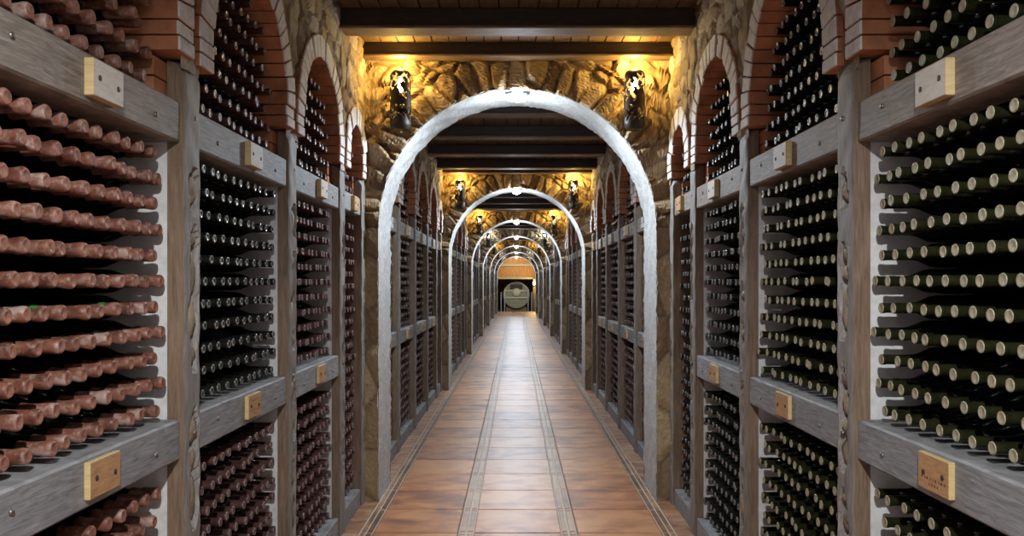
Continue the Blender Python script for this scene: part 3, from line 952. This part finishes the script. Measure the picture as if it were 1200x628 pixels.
# pierced iron sconces
def sconce_mesh():
    mb = MB(); NT, NZ = 64, 88
    R0, H = 0.070, 0.40
    vs = []
    for j in range(NZ):
        z = H * j / (NZ - 1)
        e = 1.0
        if z > H - 0.05: e = math.sqrt(max(0, 1 - ((z - (H - 0.05)) / 0.05) ** 2)) * 0.55 + 0.45
        if z < 0.04: e = 0.75 + 0.25 * math.sin(z / 0.04 * PI / 2)
        for i in range(NT):
            t = 2 * PI * i / NT; r = R0 * e * (1 + 0.03 * math.sin(3 * t + z * 20))
            vs.append((r * math.cos(t), r * math.sin(t), z))
    cut = set()
    rng = random.Random(5)
    for zone, cnt in (((0.17, 0.385), 30), ((0.01, 0.16), 20)):
        for c in range(cnt):
            t0 = 2 * PI * (c + rng.uniform(-.25, .25)) / cnt; z0 = rng.uniform(zone[0], zone[1] - 0.07); ln = rng.uniform(0.05, 0.09); ph = rng.uniform(0, 6)
            for j in range(NZ):
                z = H * (j + .5) / (NZ - 1)
                if z0 < z < z0 + ln:
                    q = (z - z0) / ln; wdt = 0.17 * math.sin(PI * q) + 0.03
                    tc = t0 + 0.16 * math.sin(q * 7 + ph)
                    for i in range(NT):
                        d = (2 * PI * (i + .5) / NT - tc + PI) % (2 * PI) - PI
                        if abs(d) < wdt * 0.85: cut.add((i, j))
    fs = []
    for j in range(NZ - 1):
        for i in range(NT):
            if (i, j) in cut: continue
            fs.append((j * NT + i, j * NT + (i + 1) % NT, (j + 1) * NT + (i + 1) % NT, (j + 1) * NT + i))
    mb.add(vs, fs, 0, True)
    return mb.mesh('shade', ['iron'])
SHADE = sconce_mesh()
def bulb_mesh(mat):
    mb = MB(); mb.lathe([(-0.045, 0.002), (-0.035, 0.016), (-0.01, 0.026), (0.015, 0.022), (0.045, 0.006), (0.055, 0.001)], 12, 'z')
    return mb.mesh('bulb', [mat])
BW, BC = bulb_mesh('bulb_warm'), bulb_mesh('bulb_cool')
mb = MB(); mb.cbox(-0.03, 0.03, 0.0, 0.075, -0.05, -0.03, 0.003); mb.cbox(-0.04, 0.04, 0.068, 0.078, -0.09, 0.03, 0.003); BRK = mb.mesh('wall_bracket', ['iron'])
for k in range(1, NSEC + 1):
    w = W1 + SPAN * (k - 1)
    cool = k in (4, 6, 7)
    for sg in (-1, 1):
        x, y, z = sg * 0.785, w - 0.125, 2.53
        t = thing('wall_sconce', 'pierced black iron sconce, %s flame, %s of the %s arch' % ('white' if cool else 'golden', SIDE[sg], ORD[k]), 'sconce', (x, y, z), 'pierced iron sconces beside the arches')
        for nm, me, dz in (('shade', SHADE, 0), ('bulb', BC if cool else BW, 0.30), ('wall_bracket', BRK, 0.2)):
            o = bpy.data.objects.new(nm, me); COL.objects.link(o); o.parent = t; o.location = (0, 0.0, dz)
            if nm == 'shade':
                o.rotation_euler.z = 0.5 * sg + k
                md = o.modifiers.new('thickness', 'SOLIDIFY'); md.thickness = 0.003
        add_light('sconce_light', 'POINT', (x, y - 0.0, z + 0.30), E_SCONCE * (1.5 if cool else 1), COOL if cool else WARM, shadow_soft_size=0.03)
        # light out of the open top
        add_light('sconce_uplight', 'POINT', (x, y - 0.02, z + 0.44), E_SCONCE * (0.12 if cool else 0.16), COOL if cool else WARM, shadow_soft_size=0.03)

# ------------------------------------------------------------------ end room
mb = MB(); mb.box(-4, 4, 42.8, 54, -0.16, -0.12, 0); mb.box(-4, 4, 42.78, 42.82, -0.16, 0.0, 0)
tag(mb.build('floor_end', ['dark_floor']), kind='structure')
mb = MB(); mb.box(-4, 4, 53, 53.2, -0.2, 5, 0); mb.box(-4, -3.9, 40.4, 53, -0.2, 5, 0); mb.box(3.9, 4, 40.4, 53, -0.2, 5, 0); mb.box(-4, -1.06, 40.3, 40.4, -0.2, 5, 0); mb.box(1.06, 4, 40.3, 40.4, -0.2, 5, 0)
mb.box(-1.1, 1.1, 40.3, 40.4, 3.1, 5, 0); mb.box(-4, 4, 40.4, 53, 5, 5.1, 0)
tag(mb.build('wall_end', ['post_side']), kind='structure')
t = thing('plank_gallery', 'golden plank gallery front crossed by grey beams above the cask', 'gallery', (0, 46, 1.8))
mb = MB(); x = -2.4
while x < 2.4:
    mb.cbox(x, x + 0.145, 46.0, 46.05, 1.86, 3.7, 0.006, 0); x += 0.15
mb.build('boarding', ['loft'], t)
for z0, z1 in ((2.47, 2.63), (1.74, 1.87), (3.35, 3.5)):
    mb = MB(); mb.cbox(-2.4, 2.4, 45.9, 46.02, z0, z1, 0.01, 0); mb.build('rail', ['beam'], t)

t = thing('wine_cask', 'big pale upright cask head with crossboards at the corridor end', 'cask', (0, 47, -0.12))
cz, cr = 0.82, 0.72; cy = 46.8
mb = MB()
for i in range(12):      # head staves clipped to the circle
    x0 = -cr + 2 * cr * i / 12 + 0.003; x1 = -cr + 2 * cr * (i + 1) / 12 - 0.003
    pts = []
    for x in np.linspace(x0, x1, 5): pts.append((float(x), cz + math.sqrt(max(0, cr * cr - x * x)) * 0.97))
    for x in np.linspace(x1, x0, 5): pts.append((float(x), cz - math.sqrt(max(0, cr * cr - x * x)) * 0.97))
    mb.prism(pts, 1, cy, cy + 0.04, 0)
mb.build('cask_head', ['cask'], t)
mb = MB(); mb.lathe([(cy - 0.05, cr * 0.965), (cy - 0.05, cr * 1.05), (cy + 0.3, cr * 1.12), (cy + 0.8, cr * 1.17), (cy + 1.5, cr * 1.05), (cy + 1.5, 0.01)], 40, 'y', (0, 0, cz), 0, True, False)
mb.build('cask_body', ['cask'], t)
mb = MB(); mb.lathe([(cy - 0.055, cr * 1.0), (cy - 0.055, cr * 1.075), (cy + 0.06, cr * 1.085)], 40, 'y', (0, 0, cz), 0, True, False); mb.build('hoop', ['steel'], t)
for z in (1.02, 0.62):
    mb = MB(); mb.cbox(-0.66 if z > .9 else -0.68, 0.66 if z > .9 else 0.68, cy - 0.06, cy, z, z + 0.09, 0.008); mb.build('crossboard', ['disc'], t)
mb = MB(); mb.lathe([(cy - 0.08, 0.005), (cy - 0.08, 0.22), (cy - 0.05, 0.25), (cy, 0.25)], 28, 'y', (0, 0, 0.97)); mb.build('round_plate', ['disc'], t)
mb = MB(); mb.cbox(-0.36, 0.36, cy - 0.03, cy + 0.01, 1.16, 1.43, 0.01); mb.build('hatch', ['hatch'], t)
mb = MB(); mb.cbox(-0.6, 0.6, cy + 0.1, cy + 0.35, -0.12, 0.12, 0.01); mb.cbox(-0.6, 0.6, cy + 0.9, cy + 1.15, -0.12, 0.12, 0.01); mb.build('cradle', ['post_side'], t)
for i, (x, h, ds) in enumerate(((-0.66, 1.12, 'inner, beside the cask on the left'), (0.66, 1.12, 'inner, beside the cask on the right'), (-0.86, 0.95, 'outer, short, on the left'), (0.86, 0.95, 'outer, short, on the right'))):
    t = thing('barrier_post', 'grey steel barrier post, %s' % ds, 'post', (x, 45.2, -0.12), 'barrier posts before the cask')
    mb = MB(); mb.cbox(x - 0.03, x + 0.03, 45.17, 45.23, -0.12, h, 0.008); mb.build('upright', ['steel'], t)
    mb = MB(); mb.cbox(x - 0.07, x + 0.07, 45.13, 45.27, -0.12, -0.10, 0.004); mb.build('base_plate', ['steel'], t)
    mb = MB(); mb.lathe([(h, 0.03), (h + 0.02, 0.04), (h + 0.05, 0.025), (h + 0.06, 0.003)], 12, 'z', (x, 45.2, 0)); mb.build('finial', ['steel'], t)
# a stone pier with a warm wall lamp at the right of the cask
mb = MB(); mb.box(0.95, 1.5, 45.6, 45.9, -0.12, 1.75, 0); tag(mb.build('wall_pier', ['stone_side']), kind='structure')
t = thing('wall_lamp', 'warm globe lamp glowing beside the cask', 'lamp', (1.0, 45.5, 1.5))
mb = MB(); mb.lathe([(1.42, 0.005), (1.44, 0.05), (1.5, 0.075), (1.56, 0.05), (1.58, 0.005)], 14, 'z', (1.0, 45.45, 0)); mb.build('globe', ['bulb_warm'], t)
mb = MB(); mb.cbox(0.975, 1.025, 45.45, 45.6, 1.40, 1.43, 0.004); mb.build('wall_bracket', ['iron'], t)
add_light('wall_lamp_light', 'POINT', (1.0, 45.3, 1.55), 40, WARM, shadow_soft_size=0.06)
add_light('gallery_light', 'AREA', (0, 44.2, 2.95), 75, (1.0, 0.66, 0.22), size=1.5).rotation_euler = (R(70), 0, 0)
add_light('end_light', 'AREA', (0, 42.3, 2.9), 55, COOL, size=0.6).rotation_euler = (R(35), 0, 0)

# ------------------------------------------------------------------ world, camera, view
w = bpy.data.worlds.new('world'); SC.world = w; w.use_nodes = True
w.node_tree.nodes['Background'].inputs[0].default_value = (0.75, 0.82, 0.95, 1); w.node_tree.nodes['Background'].inputs[1].default_value = 0.9
cam = bpy.data.cameras.new('camera'); co = bpy.data.objects.new('camera', cam); COL.objects.link(co); SC.camera = co
co.location = (CAMX, 0, CAMZ); co.rotation_euler = (PI / 2, 0, 0)
cam.sensor_width = 36; cam.lens = 36 * F / 1200
cam.shift_x = -5 / 1200; cam.shift_y = 18 / 1200
cam.clip_start = 0.05; cam.clip_end = 200
SC.view_settings.view_transform = 'Standard'; SC.view_settings.look = 'None'; SC.view_settings.gamma = 1; SC.view_settings.use_curve_mapping = False
SC.view_settings.exposure = 0.0
SC.cycles.use_denoising = True
SC.cycles.max_bounces = 6; SC.cycles.diffuse_bounces = 4; SC.cycles.glossy_bounces = 3
SC.cycles.sample_clamp_indirect = 6
